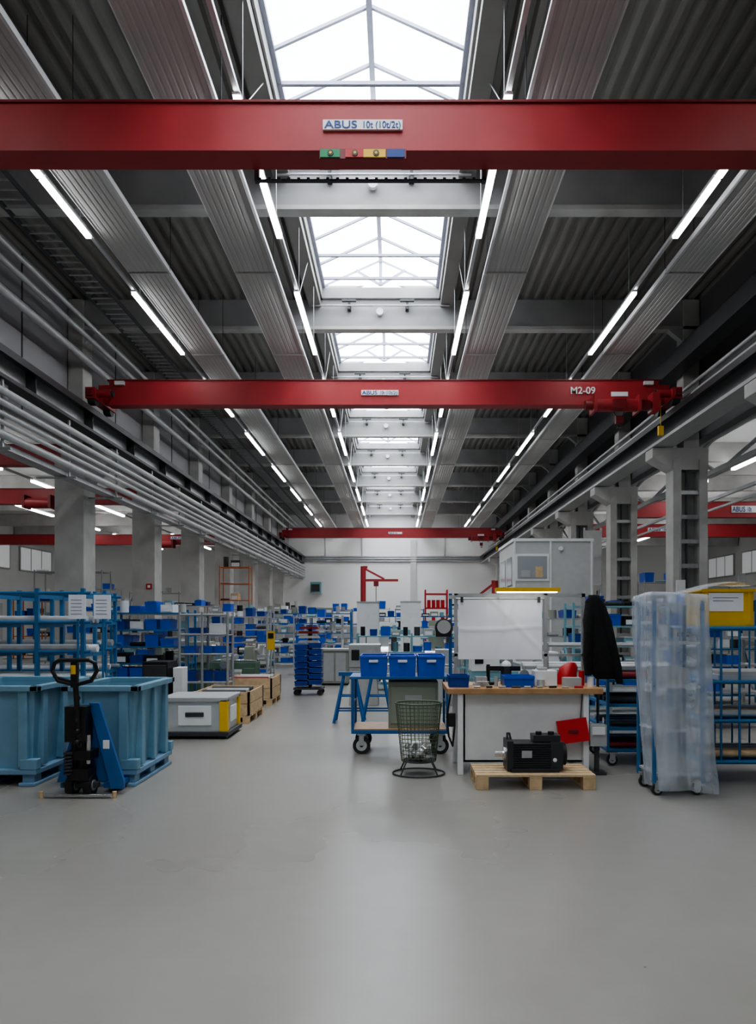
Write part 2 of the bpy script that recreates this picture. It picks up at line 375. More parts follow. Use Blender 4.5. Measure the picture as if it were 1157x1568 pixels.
# ------------------------------------------------------------------ cranes
def crane(y,x0,x1,hb,ht,name='overhead_crane',ends=True,hoist=True,tex=None,sign=True):
    z0=H(hb);z1=H(ht);m=MB()
    m.box(x0,x1,y,y+.3,z0+.02,z1-.02,red)
    m.box(x0-.05,x1+.05,y-.03,y+.33,z1-.03,z1,reddk); m.box(x0-.05,x1+.05,y-.035,y+.36,z0-.005,z0+.025,red)
    if ends:
        for x,s_ in((x0-.3,-1),(x1+.3,1)):
            m.box(x-.13,x+.13,y-.55,y+.9,z0+.02,z0+.32,red)
            m.box(min(x,x-s_*.5),max(x,x-s_*.5),y+.02,y+.28,z0+.05,z1-.14,red)
            for yy in(y-.35,y+.7): m.cyl((x-.1,yy,z0+.02),(x+.1,yy,z0+.02),.15,steeld,16)
            m.cyl((x,y-.35,z0+.2),(x-s_*.5,y-.35,z0+.2),.11,red,14); m.cyl((x-s_*.5,y-.35,z0+.2),(x-s_*.56,y-.35,z0+.2),.09,steeld,14)
            m.box(x-.08,x+.08,y-.65,y-.55,z0+.08,z0+.25,reddk)
            m.box(x-s_*.62-.13,x-s_*.62+.13,y-.12,y-.03,z1-.17,z1-.07,white)
    if hoist:
        hx=x1-1.2; zz=z0-.2
        m.cyl((hx-.7,y-.35,zz+.08),(hx+.5,y-.35,zz+.08),.17,red,18); m.cyl((hx-.95,y-.35,zz+.08),(hx-.7,y-.35,zz+.08),.13,reddk,14)
        m.cyl((hx+.5,y-.35,zz+.08),(hx+.8,y-.35,zz+.08),.15,reddk,14)
        m.box(hx-.75,hx-.68,y-.6,y-.04,zz-.12,zz+.32,red); m.box(hx+.45,hx+.52,y-.6,y-.04,zz-.12,zz+.32,red)
        m.box(hx-.25,hx+.1,y-.62,y-.5,zz-.08,zz+.18,reddk); m.box(hx+.85,hx+1.05,y-.5,y-.1,zz-.1,zz+.4,red)
        m.box(hx-.3,hx+.15,y-.58,y-.55,zz+.26,zz+.38,white); m.box(hx-.68,hx+.45,y-.3,y-.2,zz+.25,zz+.32,red)
        for dx in(-.2,.15): m.cyl((hx+dx,y-.35,zz),(hx+dx*.4,y-.35,zz-.25),.008,railk,5)
        m.box(hx-.12,hx+.08,y-.42,y-.28,zz-.42,zz-.22,reddk)
        m.tube([(hx,y-.35,zz-.42),(hx+.05,y-.35,zz-.5),(hx,y-.35,zz-.56),(hx-.07,y-.35,zz-.52)],.02,steeld)
        m.cyl((x1-.1,y-.4,z0),(x1-.1,y-.4,z0-.7),.01,yellow,6); m.box(x1-.17,x1-.03,y-.44,y-.36,z0-.95,z0-.7,yellow)
    if sign:
        m.box(sign[0],sign[1],y-.04,y-.005,sign[2],sign[3],white)
    o=m.obj(name)
    if sign:
        hh=sign[3]-sign[2]; sw=sign[1]-sign[0]
        text('ABUS',(sign[0]+.02*sw,y-.045,sign[2]+hh*.12),hh*1.08,signb,o,'sign_lettering',sx=sw*.43/(hh*2.7),bold=hh*.014)
        text(tex or '10t',(sign[0]+.49*sw,y-.045,sign[2]+hh*.14),hh*.98,signb,o,'capacity_lettering',sx=sw*.49/(hh*4.6),bold=hh*.01)
    return o
o=crane(9.2,-8.0,7.3,6.0,6.65,sign=(-.94,.075,7.86,7.985),tex='10t (10t/2t)',hoist=False)
m=MB()
m.box(-.98,.12,9.14,9.16,7.475,7.6,reddk)
for i,(mm,a,b_) in enumerate(((signg,-.97,-.72),(redp,-.65,-.42),(yellow,-.42,-.14),(signb,-.12,.1))): m.box(a,b_,9.125,9.14,7.485,7.585,mm)
for x in(-.53,-.26,-.84):
    m.cyl((x,9.115,7.535),(x,9.125,7.535),.038,black,16); m.cyl((x,9.11,7.535),(x,9.116,7.535),.018,yellow,12)
m.obj('warning_sign_strip')
m=MB()
m.box(-1.9,1.2,9.62,9.68,7.49,7.51,steeld)
for i in range(24): m.box(-1.85+i*.13,-1.81+i*.13,9.6,9.62,7.485,7.52,steeld)
m.box(-1.9,-1.84,9.6,9.68,7.48,7.66,steeld); m.box(1.14,1.2,9.6,9.68,7.48,7.66,steeld)
m.obj('festoon_rail')
o=crane(20.0,-8.0,7.3,6.0,6.7,sign=(-.98,.05,7.86,8.0),tex='10t (10t/2t)')
text('M2-09',(4.82,19.96,7.9),.27,white,o,'crane_number',bold=.004)
crane(52,-8.0,7.3,6.0,6.7,sign=(-.6,.4,7.85,8.0))
for y,s_ in((21,0),(28,0),(43,(-13.5,-12.1,6.45,6.62))):
    crane(y,-26,-9.95,4.55,5.15,ends=False,hoist=False,sign=s_)
for y in(21,28,43):
    m=MB(); m.cyl((-14.2,y-.4,6.1),(-13.3,y-.4,6.1),.2,red,16); m.box(-14.3,-14.2,y-.6,y-.06,5.9,6.4,reddk); m.box(-13.3,-13.2,y-.6,y-.06,5.9,6.4,reddk)
    m.obj('chain_hoist')
crane(32,9.8,26,4.6,5.3,ends=False,hoist=False,sign=(14.9,16.3,6.4,6.7))
crane(39.5,9.8,26,4.6,5.3,ends=False,hoist=False,sign=(13.8,15.4,6.5,6.7))
# ------------------------------------------------------------------ foreground left
def blue_container(x0,x1,y0,y1):
    m=MB()
    m.box(x0-.03,x1+.03,y0-.03,y1+.03,.11,.16,teald)
    for yy in(y0,(y0+y1)/2-.07,y1-.14):
        for xx in(x0,(x0+x1)/2-.06,x1-.12): m.box(xx,xx+.12,yy,yy+.14,.03,.11,teald)
    for xx in(x0,(x0+x1)/2-.06,x1-.12): m.box(xx-.02,xx+.14,y0-.04,y1+.04,0,.035,teald)
    ta=.045; zt=.97; zb=.16
    def ring(z,d): return [(x0-d,y0-d,z),(x1+d,y0-d,z),(x1+d,y1+d,z),(x0-d,y1+d,z)]
    o_=ring(zb,-ta); tpo=ring(zt-.05,.0); inn=ring(zt-.05,-.03); inb=ring(zb+.04,-ta-.02)
    q=[(0,1,5,4),(1,2,6,5),(2,3,7,6),(3,0,4,7)]
    m.add(o_+tpo,q,teal); m.add(inn+inb,q,teal); m.add(inb,[(0,1,2,3)],teal); m.add(o_,[(3,2,1,0)],teal)
    for a in((x0-.05,x1+.05,y0-.05,y0+.03),(x0-.05,x1+.05,y1-.03,y1+.05),(x0-.05,x0+.03,y0-.05,y1+.05),(x1-.03,x1+.05,y0-.05,y1+.05)):
        m.box(a[0],a[1],a[2],a[3],zt-.055,zt,teal)
    nr=3
    for i in range(nr):
        y=y0+.12+(y1-y0-.32)*i/(nr-1)
        for x,s_ in((x1,1),(x0,-1)):
            m.prism([(x-s_*.03-s_*ta,zb+.02),(x+s_*.03,zb+.02),(x+s_*.03,zt-.05),(x-s_*.03,zt-.05)],'y',y,y+.09,teal)
    for i in range(2):
        x=x0+.06+(x1-x0-.21)*i
        m.prism([(y0+.05,zb+.02),(y0-.03,zb+.02),(y0-.03,zt-.05),(y0+.05,zt-.05)],'x',x,x+.09,teal)
    for y in(y0,y1):
        m.box(x1-.13,x1+.035,y-.035,y+.06,.16,.26,teal); m.box(x0-.035,x0+.13,y-.035,y+.06,.16,.26,teal)
    return m.obj('blue_pallet_container',.008)
blue_container(-3.18,-2.53,6.95,7.98)
blue_container(-4.45,-3.50,6.95,8.1)
m=MB(); jx=-2.87; jy=6.55
for dx in(-.08,.08):
    m.cyl((jx+dx-.03,jy,.1),(jx+dx+.03,jy,.1),.1,black,20); m.cyl((jx+dx-.035,jy,.1),(jx+dx+.035,jy,.1),.05,steelg,14)
m.box(jx-.16,jx+.16,jy-.03,jy+.03,.08,.13,steeld)
m.cyl((jx-.06,jy,.16),(jx-.06,jy,.5),.035,black,12); m.cyl((jx,jy+.02,.12),(jx,jy+.02,.76),.06,black,16)
m.cyl((jx+.07,jy-.02,.3),(jx+.07,jy-.02,.56),.022,chrome,10)
m.box(jx-.11,jx+.11,jy-.08,jy+.12,.34,.42,black); m.box(jx-.09,jx+.1,jy-.1,jy+.08,.16,.26,black); m.box(jx-.13,jx+.06,jy-.06,jy+.1,.5,.82,black)
for i in range(7): m.cyl((jx-.08,jy-.1,.22+i*.03),(jx-.08,jy-.1,.235+i*.03),.04,steeld,10)
m.cyl((jx,jy-.04,.45),(jx-.01,jy-.1,1.0),.024,black,12)
for i in range(5): m.sph((jx-.01,jy-.07,.5+i*.1),.03,black,8,6)
lp=[(jx-.01,jy-.11,1.02),(jx+.14,jy-.12,1.06),(jx+.19,jy-.12,1.15),(jx+.17,jy-.12,1.22),(jx+.12,jy-.12,1.245),(jx-.14,jy-.12,1.245),(jx-.19,jy-.12,1.22),(jx-.21,jy-.12,1.15),(jx-.16,jy-.12,1.06),(jx-.01,jy-.11,1.02)]
m.tube(lp,.018,black,8)
m.box(jx-.04,jx+.02,jy-.14,jy-.1,1.0,1.24,black); m.box(jx-.03,jx+.01,jy-.155,jy-.14,1.12,1.2,yellow)
m.cyl((jx-.2,jy-.12,1.1),(jx+.05,jy-.12,1.03),.012,black,8)
m.prism([(jx+.04,.84),(jx+.13,.84),(jx+.36,.12),(jx+.36,.05),(jx+.24,.05)],'y',jy+.06,jy+.10,blue)
m.prism([(jx-.06,.82),(jx+.12,.82),(jx+.30,.12),(jx-.28,.1),(jx-.2,.35)],'y',jy+.11,jy+.15,blue)
m.box(jx+.17,jx+.23,jy+.055,jy+.06,.42,.5,white)
for dx in(-.25,.15):
    m.box(jx+dx,jx+dx+.14,jy+.12,jy+1.3,.045,.09,blue); m.cyl((jx+dx+.03,jy+1.15,.035),(jx+dx+.11,jy+1.15,.035),.035,rubber,10)
m.cyl((jx-.3,jy-.08,.022),(jx+.3,jy-.08,.022),.018,chrome,8)
for s_ in(-.33,.33): m.cyl((jx+s_,jy-.08,.0),(jx+s_,jy-.08,.06),.02,wood,8)
m.obj('pallet_jack',.004)
m=MB(); x0,x1,y0,y1=-3.2,-2.28,9.68,10.5
m.box(x0+.03,x1-.03,y0+.03,y1-.03,.08,.5,pipew); m.box(x0,x1,y0,y1,.50,.56,greyp); m.box(x0-.02,x1+.02,y0-.02,y1+.02,.04,.1,steeld)
for x in(x0,x1-.11):
    for y in(y0,y1-.11): m.box(x,x+.11,y,y+.11,.1,.53,yellow)
m.box(x0+.25,x0+.7,y0+.01,y0+.03,.18,.45,white); m.box(x0+.35,x0+.6,y0-.005,y0+.02,.3,.36,steeld)
m.box(x1-.03,x1-.005,y0+.25,y0+.6,.2,.42,white)
for x in(x0+.02,x1-.14):
    for y in(y0+.02,y1-.14): m.box(x,x+.12,y,y+.12,0,.05,black)
m.obj('transport_crate',.008)
def wooden_crate(x0,x1,y0,y1,h):
    m=MB()
    for y in(y0,(y0+y1)/2-.05,y1-.1):
        m.box(x0,x1,y,y+.1,0,.02,wood)
        for x in(x0,(x0+x1)/2-.05,x1-.1): m.box(x,x+.1,y,y+.1,.02,.1,wood)
    for i in range(6):
        w_=(y1-y0)/6; m.box(x0,x1,y0+i*w_,y0+i*w_+w_*.8,.1,.125,wood)
    for j in range(2):
        hh=(h-.13)/2; z=.13+j*hh
        m.box(x0,x1,y0,y0+.025,z,z+hh-.01,wood); m.box(x0,x1,y1-.025,y1,z,z+hh-.01,wood)
        m.box(x0,x0+.025,y0,y1,z,z+hh-.01,wood); m.box(x1-.025,x1,y0,y1,z,z+hh-.01,wood)
    for x in(x0,x1-.05):
        for y in(y0+.03,y1-.08): m.box(x,x+.05,y,y+.05,.13,h,wood)
    m.box(x0+.06,x1-.06,y0+.06,y1-.06,.14,h-.1,greyp)
    for k in range(3): m.cyl((x0+.1,y0+.2+k*.3,h-.04),(x1-.1,y0+.2+k*.3,h-.04),.05,random.choice((steelg,steeld,reddk)),10)
    m.obj('wooden_crate')
wooden_crate(-3.15,-2.28,11.1,12.3,.5); wooden_crate(-3.2,-2.35,13.5,14.6,.52)
def stock_rack(x0,x1,y0,y1,h,nm='bar_stock_rack',levels=4,c=None,nx=3):
    c=c or bluel
    m=MB()
    for i in range(nx):
        x=x0+(x1-x0)*i/(nx-1)
        for y in(y0,y1): m.box(x-.025,x+.025,y-.025,y+.025,0,h,c)
        m.box(x-.03,x+.03,y0,y1,0,.06,c)
        for l in range(levels):
            z=h*(.2+.76*l/(levels-1)); m.box(x-.02,x+.02,y0-.0,y1,z-.05,z,c)
    for l in range(levels):
        z=h*(.2+.76*l/(levels-1))
        for y in(y0,y1): m.cyl((x0-.15,y,z+.02),(x1+.1,y,z+.02),.022,c,8)
        if l==levels-1: continue
        for k in range(5):
            y=y0+.1+(y1-y0-.2)*k/4
            m.cyl((x0-.2+random.uniform(-.1,.1),y,z+.055),(x1+random.uniform(-.1,.15),y,z+.055),random.choice((.03,.045,.05)),random.choice((pipew,white,steelg,steelg)),10)
    m.obj(nm)
stock_rack(-5.9,-4.1,9.4,10.1,2.02,levels=5,nx=4); stock_rack(-6.7,-4.7,11.2,12.0,2.05,levels=5,nx=4)
for a,b_ in ((-4.2,9.2),(-3.9,9.25)):
    m=MB(); m.box(a,a+.22,b_,b_+.01,1.62,1.93,paper)
    for k in range(5): m.box(a+.03,a+.17,b_-.003,b_,1.68+k*.045,1.685+k*.045,steeld)
    m.cyl((a+.11,b_+.03,0),(a+.11,b_+.03,1.95),.015,bluel,8); m.box(a+.02,a+.2,b_+.01,b_+.06,0,.03,blue)
    m.obj('document_stand')
def bin_(m,x0,x1,y0,y1,z0,z1,c):
    t=.1*(x1-x0)
    m.box(x0+t*.4,x1-t*.4,y0+.01,y1-.01,z0,z0+.012,c)
    q=[(0,1,5,4),(1,2,6,5),(2,3,7,6),(3,0,4,7)]
    A=[(x0+t*.4,y0+.01,z0),(x1-t*.4,y0+.01,z0),(x1-t*.4,y1-.01,z0),(x0+t*.4,y1-.01,z0)]
    B=[(x0,y0,z1),(x1,y0,z1),(x1,y1,z1),(x0,y1,z1)]
    m.add(A+B,q,c)
    for a in((x0,x1,y0-.008,y0+.012),(x0,x1,y1-.012,y1+.008),(x0,x0+.015,y0,y1),(x1-.015,x1,y0,y1)): m.box(*a,z1-.03,z1,c)
def shelf(name,x0,x1,y0,y1,h,lv,frame,cols,fill=.75,bh=.16,bw=.28):
    m=MB()
    n=max(2,int((x1-x0)/1.1)+1)
    for i in range(n):
        x=x0+(x1-x0)*i/(n-1)
        for y in(y0,y1): m.box(x-.02,x+.02,y-.02,y+.02,0,h,frame)
        m.bar((x,y0,.3),(x,y1,h*.6),.02,frame)
    for l in range(lv):
        z=.15+(h-.2)*l/(lv-1) if lv>1 else h
        m.box(x0,x1,y0,y1,z-.03,z,frame)
        x=x0+.04
        while x<x1-bw:
            if random.random()<fill:
                c=random.choice(cols); w_=bw*random.uniform(.7,1.05); hh=bh*random.uniform(.6,1.3); k=random.random()
                if c in(bluebin,bluebin2): bin_(m,x,x+w_,y0+.03,y1-.05,z,z+hh,c); m.box(x+.03,x+w_-.03,y0+.08,y1-.1,z+.02,z+hh+.02*random.random(),random.choice((steelg,steeld,c)))
                elif k<.35: m.cyl((x+w_/2,(y0+y1)/2,z),(x+w_/2,(y0+y1)/2,z+hh),w_*.35,c,12)
                elif k<.6:
                    for j in range(3): m.cyl((x,y0+.08+j*.1,z+.04),(x+w_,y0+.08+j*.1,z+.04),.035,c,8)
                else: m.box(x,x+w_,y0+.06,y1-.08,z,z+hh*.8,c); m.box(x+.03,x+w_-.03,y0+.045,y0+.06,z+.02,z+hh*.5,white)
            x+=bw*1.12
    return m.obj(name)
bl=[bluebin,bluebin,bluebin2]; mix=[bluebin,bluebin,bluebin2,greyp,steelg,white,black,steeld,tealm,beige]
shelf('parts_shelf',-5.4,-3.95,13.6,14.1,1.8,6,bluel,bl+[black,white],.95,.2,.26)
shelf('parts_shelf',-6.2,-4.45,16.2,16.7,1.8,6,steelg,mix,.95,.2,.26)
shelf('parts_shelf',-4.2,-3.1,17.2,17.7,1.75,6,steelg,bl+[white,steeld],.95,.18,.24)
shelf('parts_shelf',-5.2,-3.5,20,20.5,1.9,6,steelg,mix,.95,.2)
shelf('parts_shelf',-4.4,-1.6,25,25.5,1.9,6,bluel,mix,.95,.2)
shelf('parts_shelf',-3.0,-1.6,21.0,21.5,1.75,5,steelg,bl+[tealm,steelg],.95,.2)
shelf('parts_shelf',-7.8,-5.6,22,22.6,2.1,5,steelg,mix,.9)
shelf('parts_shelf',-6.9,-4.0,29,29.6,2.1,4,greyp,mix,.8)
shelf('parts_shelf',-3.6,-1.5,33,33.6,2.1,4,blue,mix,.8)
shelf('pallet_rack',-8.75,-7.3,35.5,36.3,4.3,6,orange,[wood,greyp,greyp,white,bluebin2,steeld],.95,.5,.45)
shelf('parts_shelf',-8.5,-6.6,18.4,18.9,1.9,4,steelg,mix,.8)
m=MB()
for x in(-3.85,-3.45,-3.0):
    m.cyl((x,12.75,0),(x,12.75,1.75),.025,steelg,8); m.cyl((x,13.15,0),(x,13.15,1.75),.025,steelg,8)
for z in(.5,1.0,1.35,1.7):
    m.cyl((-3.85,12.75,z),(-3.0,12.75,z),.02,steelg,8); m.box(-3.85,-3.0,12.75,13.15,z-.02,z,greyp)
for x in(-3.8,-3.5,-3.25): bin_(m,x,x+.22,12.8,13.05,1.0,1.14,bluebin); bin_(m,x,x+.22,12.8,13.05,.5,.7,bluebin2)
bin_(m,-3.7,-3.4,12.8,13.05,1.35,1.47,bluebin2); m.box(-3.35,-3.1,12.85,13.05,1.35,1.55,white)
m.obj('tubular_shelf')
def lathe(x0,x1,y0,c,c2,nm='lathe'):
    m=MB(); L=x1-x0
    m.prism([(x0,0),(x0+.28*L,0),(x0+.26*L,.6),(x0+.02*L,.6)],'y',y0,y0+.6,c); m.prism([(x1-.22*L,0),(x1,0),(x1-.02,.6),(x1-.2*L,.6)],'y',y0,y0+.6,c)
    m.box(x0,x1,y0+.05,y0+.55,.58,.72,c); m.box(x0+.3*L,x1,y0+.12,y0+.2,.72,.77,chrome); m.box(x0+.3*L,x1,y0+.4,y0+.48,.72,.77,chrome)
    m.box(x0,x0+.3*L,y0+.02,y0+.58,.72,1.15,c2); m.cyl((x0+.3*L,y0+.3,.97),(x0+.37*L,y0+.3,.97),.13,chrome,20)
    m.box(x0+.5*L,x0+.66*L,y0-.04,y0+.6,.77,.86,steelg); m.box(x0+.5*L,x0+.64*L,y0-.08,y0,.5,.8,c2); m.cyl((x0+.55*L,y0-.14,.68),(x0+.55*L,y0-.08,.68),.08,chrome,14)
    m.prism([(x1-.2*L,.77),(x1-.03*L,.77),(x1-.05*L,1.05),(x1-.18*L,1.05)],'y',y0+.15,y0+.45,c2); m.cyl((x1-.28*L,y0+.3,.97),(x1,y0+.3,.97),.05,chrome,12)
    m.cyl((x1,y0+.3,.97),(x1+.04,y0+.3,.97),.1,steelg,14)
    m.box(x0+.05,x0+.2,y0,y0+.02,.85,1.05,black)
    m.obj(nm,.01)
lathe(-4.35,-2.95,15.0,greenm,beige); lathe(-6.3,-4.9,18,greenm,beige)
m=MB(); m.box(-4.0,-3.6,11.3,11.8,.0,.95,black); m.box(-3.98,-3.62,11.28,11.3,.1,.5,steeld); m.box(-3.98,-3.62,11.28,11.3,.55,.9,steeld); m.box(-3.55,-3.4,11.4,11.7,0,.85,white); m.obj('tool_cabinet',.01)
m=MB(); x0,x1,y0,y1=-2.2,-1.58,15.3,15.8
for x in(x0+.06,x1-.06):
    for y in(y0+.05,y1-.05): m.cyl((x,y-.02,.06),(x,y+.02,.06),.06,rubber,14); m.cyl((x,y,.06),(x,y,.13),.015,steelg,6)
m.box(x0,x1,y0,y1,.12,.16,steeld); m.box(-1.93,-1.85,y1-.1,y1-.04,.16,1.5,steeld)
for i in range(7):
    z=.2+i*.13; bin_(m,x0+.02,-1.9,y0+.02,y1-.1,z,z+.1,bluebin2); bin_(m,-1.88,x1-.02,y0+.02,y1-.1,z+.03,z+.13,bluebin2)
for i in range(4):
    z=1.12+i*.1; m.prism([(x0+.08+i*.015,z),(x1-.08,z),(x1-.12,z+.05),(x0+.12,z+.05)],'y',y0+.05,y1-.12,random.choice((greyp,wood,reddk,steelg)))
m.obj('tray_trolley')
m=MB(); m.box(-1.85,-1.2,17.7,18.3,.05,.85,beige); m.box(-1.8,-1.55,17.69,17.7,.1,.8,greyp); m.box(-1.5,-1.25,17.69,17.7,.1,.8,greyp); m.box(-1.88,-1.17,17.67,18.33,.85,.9,greyp)
m.box(-1.85,-1.2,17.75,18.3,0,.05,steeld)
m.obj('base_cabinet',.01)
m=MB(); m.cyl((-2.78,15.9,0),(-2.78,15.9,1.2),.02,steelg,12); m.cyl((-2.78,15.9,0),(-2.78,15.9,.03),.14,black,16); m.box(-2.86,-2.70,15.88,15.94,.95,1.36,yellow); m.box(-2.84,-2.72,15.87,15.88,1.2,1.32,black); m.obj('yellow_sign_stand')
def trestle(x,y,w,h):
    m=MB()
    for dx in(-w/2,w/2):
        for dy in(-.2,.2): m.bar((x+dx+(.06 if dx>0 else -.06),y+dy,0.01),(x+dx*.5,y,h),.035,blue)
    m.box(x-w/2,x+w/2,y-.04,y+.04,h-.03,h+.03,blue)
    for z in(.2,.42):
        for dy in(-1,1): m.bar((x-w/2,y+dy*.2*(1-z/h),z),(x+w/2,y+dy*.2*(1-z/h),z),.025,blue)
    m.obj('steel_trestle')
trestle(-.74,11.3,.34,.76); trestle(-.30,11.3,.34,.76)
# ------------------------------------------------------------------ centre cart
def caster2(m,x,y,r=.1):
    m.cyl((x,y-.02,r),(x,y+.02,r),r,rubber,22); m.cyl((x,y-.024,r),(x,y+.024,r),r*.62,pipew,16); m.cyl((x,y-.03,r),(x,y+.03,r),r*.2,steeld,10)
    for s_ in(-.032,.032): m.box(x-.03,x+.03,y+s_-.004,y+s_+.004,r,2*r+.03,steelg)
    m.box(x-.05,x+.05,y-.05,y+.05,2*r+.02,2*r+.04,steelg)
m=MB(); x0,x1,y0,y1=-.54,.62,8.55,9.2
for x in(x0+.12,x1-.1):
    for y in(y0+.06,y1-.06): caster2(m,x,y,.105)
m.box(x0,x1,y0,y1,.25,.29,blue); m.box(x0+.02,x1-.02,y0+.02,y1-.02,.29,.305,woodt)
for x in(x0+.015,x1-.015):
    for y in(y0+.02,y1-.02): m.cyl((x,y,.27),(x,y,.93),.017,blue,10)
m.box(x0-.02,x1+.02,y0,y1,.90,.93,blue)
for x in(x0+.015,x1-.015): m.cyl((x,y0,.6),(x,y1,.6),.014,blue,8)
for i in range(3):
    a=-.44+i*.345; bin_(m,a,a+.33,y0+.02,y1-.05,.93,1.18,bluebin); m.box(a+.11,a+.22,y0-.002,y0+.012,1.10,1.13,white)
    m.box(a+.03,a+.3,y0+.06,y1-.1,.95,1.12,bluebin2)
m.box(-.1,.5,y0+.1,y1-.08,.305,.86,beige); m.box(-.07,.47,y0+.085,y0+.1,.36,.80,beige); m.box(.1,.3,y0+.08,y0+.086,.62,.7,greyp)
m.obj('platform_cart',.004)
m=MB(); cx,cy=.23,7.5
def ring_(r,z,rad,mt,sx=1,sy=.85,n=28):
    pts=[(cx+r*sx*math.cos(2*math.pi*i/n),cy+r*sy*math.sin(2*math.pi*i/n),z) for i in range(n+1)]
    m.tube(pts,rad,mt,6)
ring_(.27,.012,.009,steeld)
for z in[.14+.04*i for i in range(16)]: ring_(.18+.06*(z-.14)/.6,z,.003 if z<.72 else .009,basketm)
for i in range(32):
    a=2*math.pi*i/32
    m.cyl((cx+.18*math.cos(a),cy+.153*math.sin(a),.14),(cx+.24*math.cos(a),cy+.204*math.sin(a),.74),.003,basketm,5)
for i in range(4):
    a=math.pi/4+i*math.pi/2; m.cyl((cx+.27*math.cos(a),cy+.23*math.sin(a),.01),(cx+.18*math.cos(a),cy+.15*math.sin(a),.15),.008,steeld,6)
m.cyl((cx,cy,.135),(cx,cy,.145),.165,steeld,20)
for i in range(40):
    a=random.random()*6.28; r=random.uniform(0,.13); p0=Vector((cx+r*math.cos(a),cy+r*.8*math.sin(a),.17+random.random()*.14))
    d=Vector((random.uniform(-1,1),random.uniform(-1,1),random.uniform(-.5,.8))).normalized()*.03
    m.cyl(p0-d,p0+d,random.uniform(.015,.03),random.choice((chrome,chrome,pipew,white)),14)
m.obj('wire_basket')
# ------------------------------------------------------------------ workbench
m=MB()
m.box(.52,2.13,7.4,8.2,.84,.90,woodt)
for x in(.66,1.96):
    for y in(7.46,8.12): m.box(x-.03,x+.03,y-.03,y+.03,0,.84,white)
m.box(.69,1.97,7.5,7.53,.12,.84,white); m.box(.69,.72,7.5,8.1,.12,.84,white); m.box(1.94,1.97,7.5,8.1,.12,.84,white)
m.box(.69,1.97,7.5,8.1,.12,.15,greyp)
m.tube([(.56,7.45,.84),(.52,7.44,.6),(.54,7.44,.4),(.58,7.44,.3),(.6,7.44,.5)],.01,black); m.box(.53,.61,7.43,7.47,.5,.64,black)
m.obj('workbench',.006)
m=MB()
for x in(.60,.66,1.66):
    m.box(x-.018,x+.018,8.0,8.04,.9,1.9,blue if x<.62 else steelg)
m.box(.58,1.68,7.99,8.04,1.84,1.88,steelg); m.box(.64,2.1,8.0,8.04,1.2,1.23,steelg)
m.box(.64,2.1,8.0,8.04,1.86,1.9,steelg); m.box(2.06,2.1,8.0,8.04,.9,1.9,steelg)
m.obj('bench_upright_frame')
m=MB(); nx,nz=40,30; vs=[];fs=[]
for j in range(nz+1):
    for i in range(nx+1):
        u=i/nx;v=j/nz
        cr=.012*max(0,1-abs(v-.52+.03*math.sin(u*5))/.03)+.010*max(0,1-abs(u-.55-.2*(v-.5))/.04)*(1 if v>.4 else .3)+.008*max(0,1-abs(u+v*.7-1.1)/.05)
        vs.append((.68+.93*u,7.95+.008*math.sin(u*7+v*2)-cr,1.17+.66*v))
for j in range(nz):
    for i in range(nx): a=j*(nx+1)+i; fs.append((a,a+1,a+nx+2,a+nx+1))
m.add(vs,fs,paper,True)
for x in(.72,1.57): m.box(x-.015,x+.015,7.925,7.94,1.8,1.86,steeld)
m.cyl((.66,7.965,1.84),(1.63,7.965,1.84),.012,steelg,8)
m.obj('hanging_paper_sheet')
m=MB(); m.box(1.05,1.72,7.55,7.7,1.905,1.945,yellow); m.box(1.07,1.7,7.60,7.68,1.895,1.905,lampg)
for x in(1.1,1.62): m.box(x,x+.03,7.7,8.04,1.905,1.93,steelg)
m.obj('bench_lamp')
m=MB(); m.cyl((.52,7.9,1.52),(.52,7.94,1.52),.1,steeld,28); m.cyl((.52,7.89,1.53),(.52,7.9,1.53),.075,greyp,28); m.box(.43,.6,7.895,7.91,1.42,1.52,black); m.tube([(.52,7.94,1.52),(.56,7.98,1.6),(.6,7.99,1.62)],.012,steelg); m.obj('round_dial')
m=MB()
bin_(m,1.12,1.44,7.5,7.75,.90,1.02,bluebin); bin_(m,.54,.76,7.5,7.7,.90,1.03,bluebin2)
m.obj('storage_bins')
m=MB(); m.box(1.46,1.70,7.6,7.8,.9,1.07,white); m.cyl((1.52,7.57,.9),(1.52,7.57,.98),.04,pipew,14); m.box(1.5,1.6,7.62,7.72,1.07,1.1,greyp); m.obj('white_control_box',.01)
m=MB(); m.cyl((1.0,7.85,.9),(1.0,7.85,.93),.08,black,16); m.cyl((1.0,7.85,.92),(1.0,7.85,1.12),.02,black,8); m.box(.98,1.35,7.83,7.88,1.05,1.1,black)
m.cyl((1.2,7.88,.9),(1.2,7.88,1.1),.06,steeld,16); m.sph((1.2,7.88,1.1),.06,white); m.obj('microscope_stand')
m=MB(); m.box(.82,.98,7.6,7.75,.9,.93,steelg); m.box(.84,.96,7.62,7.67,.93,1.0,steelg); m.box(.84,.96,7.7,7.74,.93,1.0,steelg); m.cyl((.9,7.5,.96),(.9,7.62,.96),.012,chrome,8); m.cyl((.84,7.5,.96),(.96,7.5,.96),.007,chrome,6); m.obj('bench_vise')
m=MB(); m.loft([(.9,1.86,7.9,.10,.08),(.96,1.87,7.9,.115,.09),(1.03,1.87,7.9,.10,.07),(1.08,1.89,7.9,.09,.06),(1.12,1.91,7.9,.07,.05),(1.14,1.92,7.9,.04,.03)],redp,14,.18); m.obj('red_cloth_bag')
m=MB(); m.box(1.75,1.93,7.5,7.62,.9,1.0,greyp); m.cyl((1.98,7.7,.9),(1.98,7.7,1.06),.03,redp,12); m.cyl((2.05,7.6,.9),(2.05,7.6,1.0),.035,white,12); m.cyl((1.06,7.66,.9),(1.06,7.66,1.0),.02,greyp,12); m.obj('supply_bottles')
m=MB()
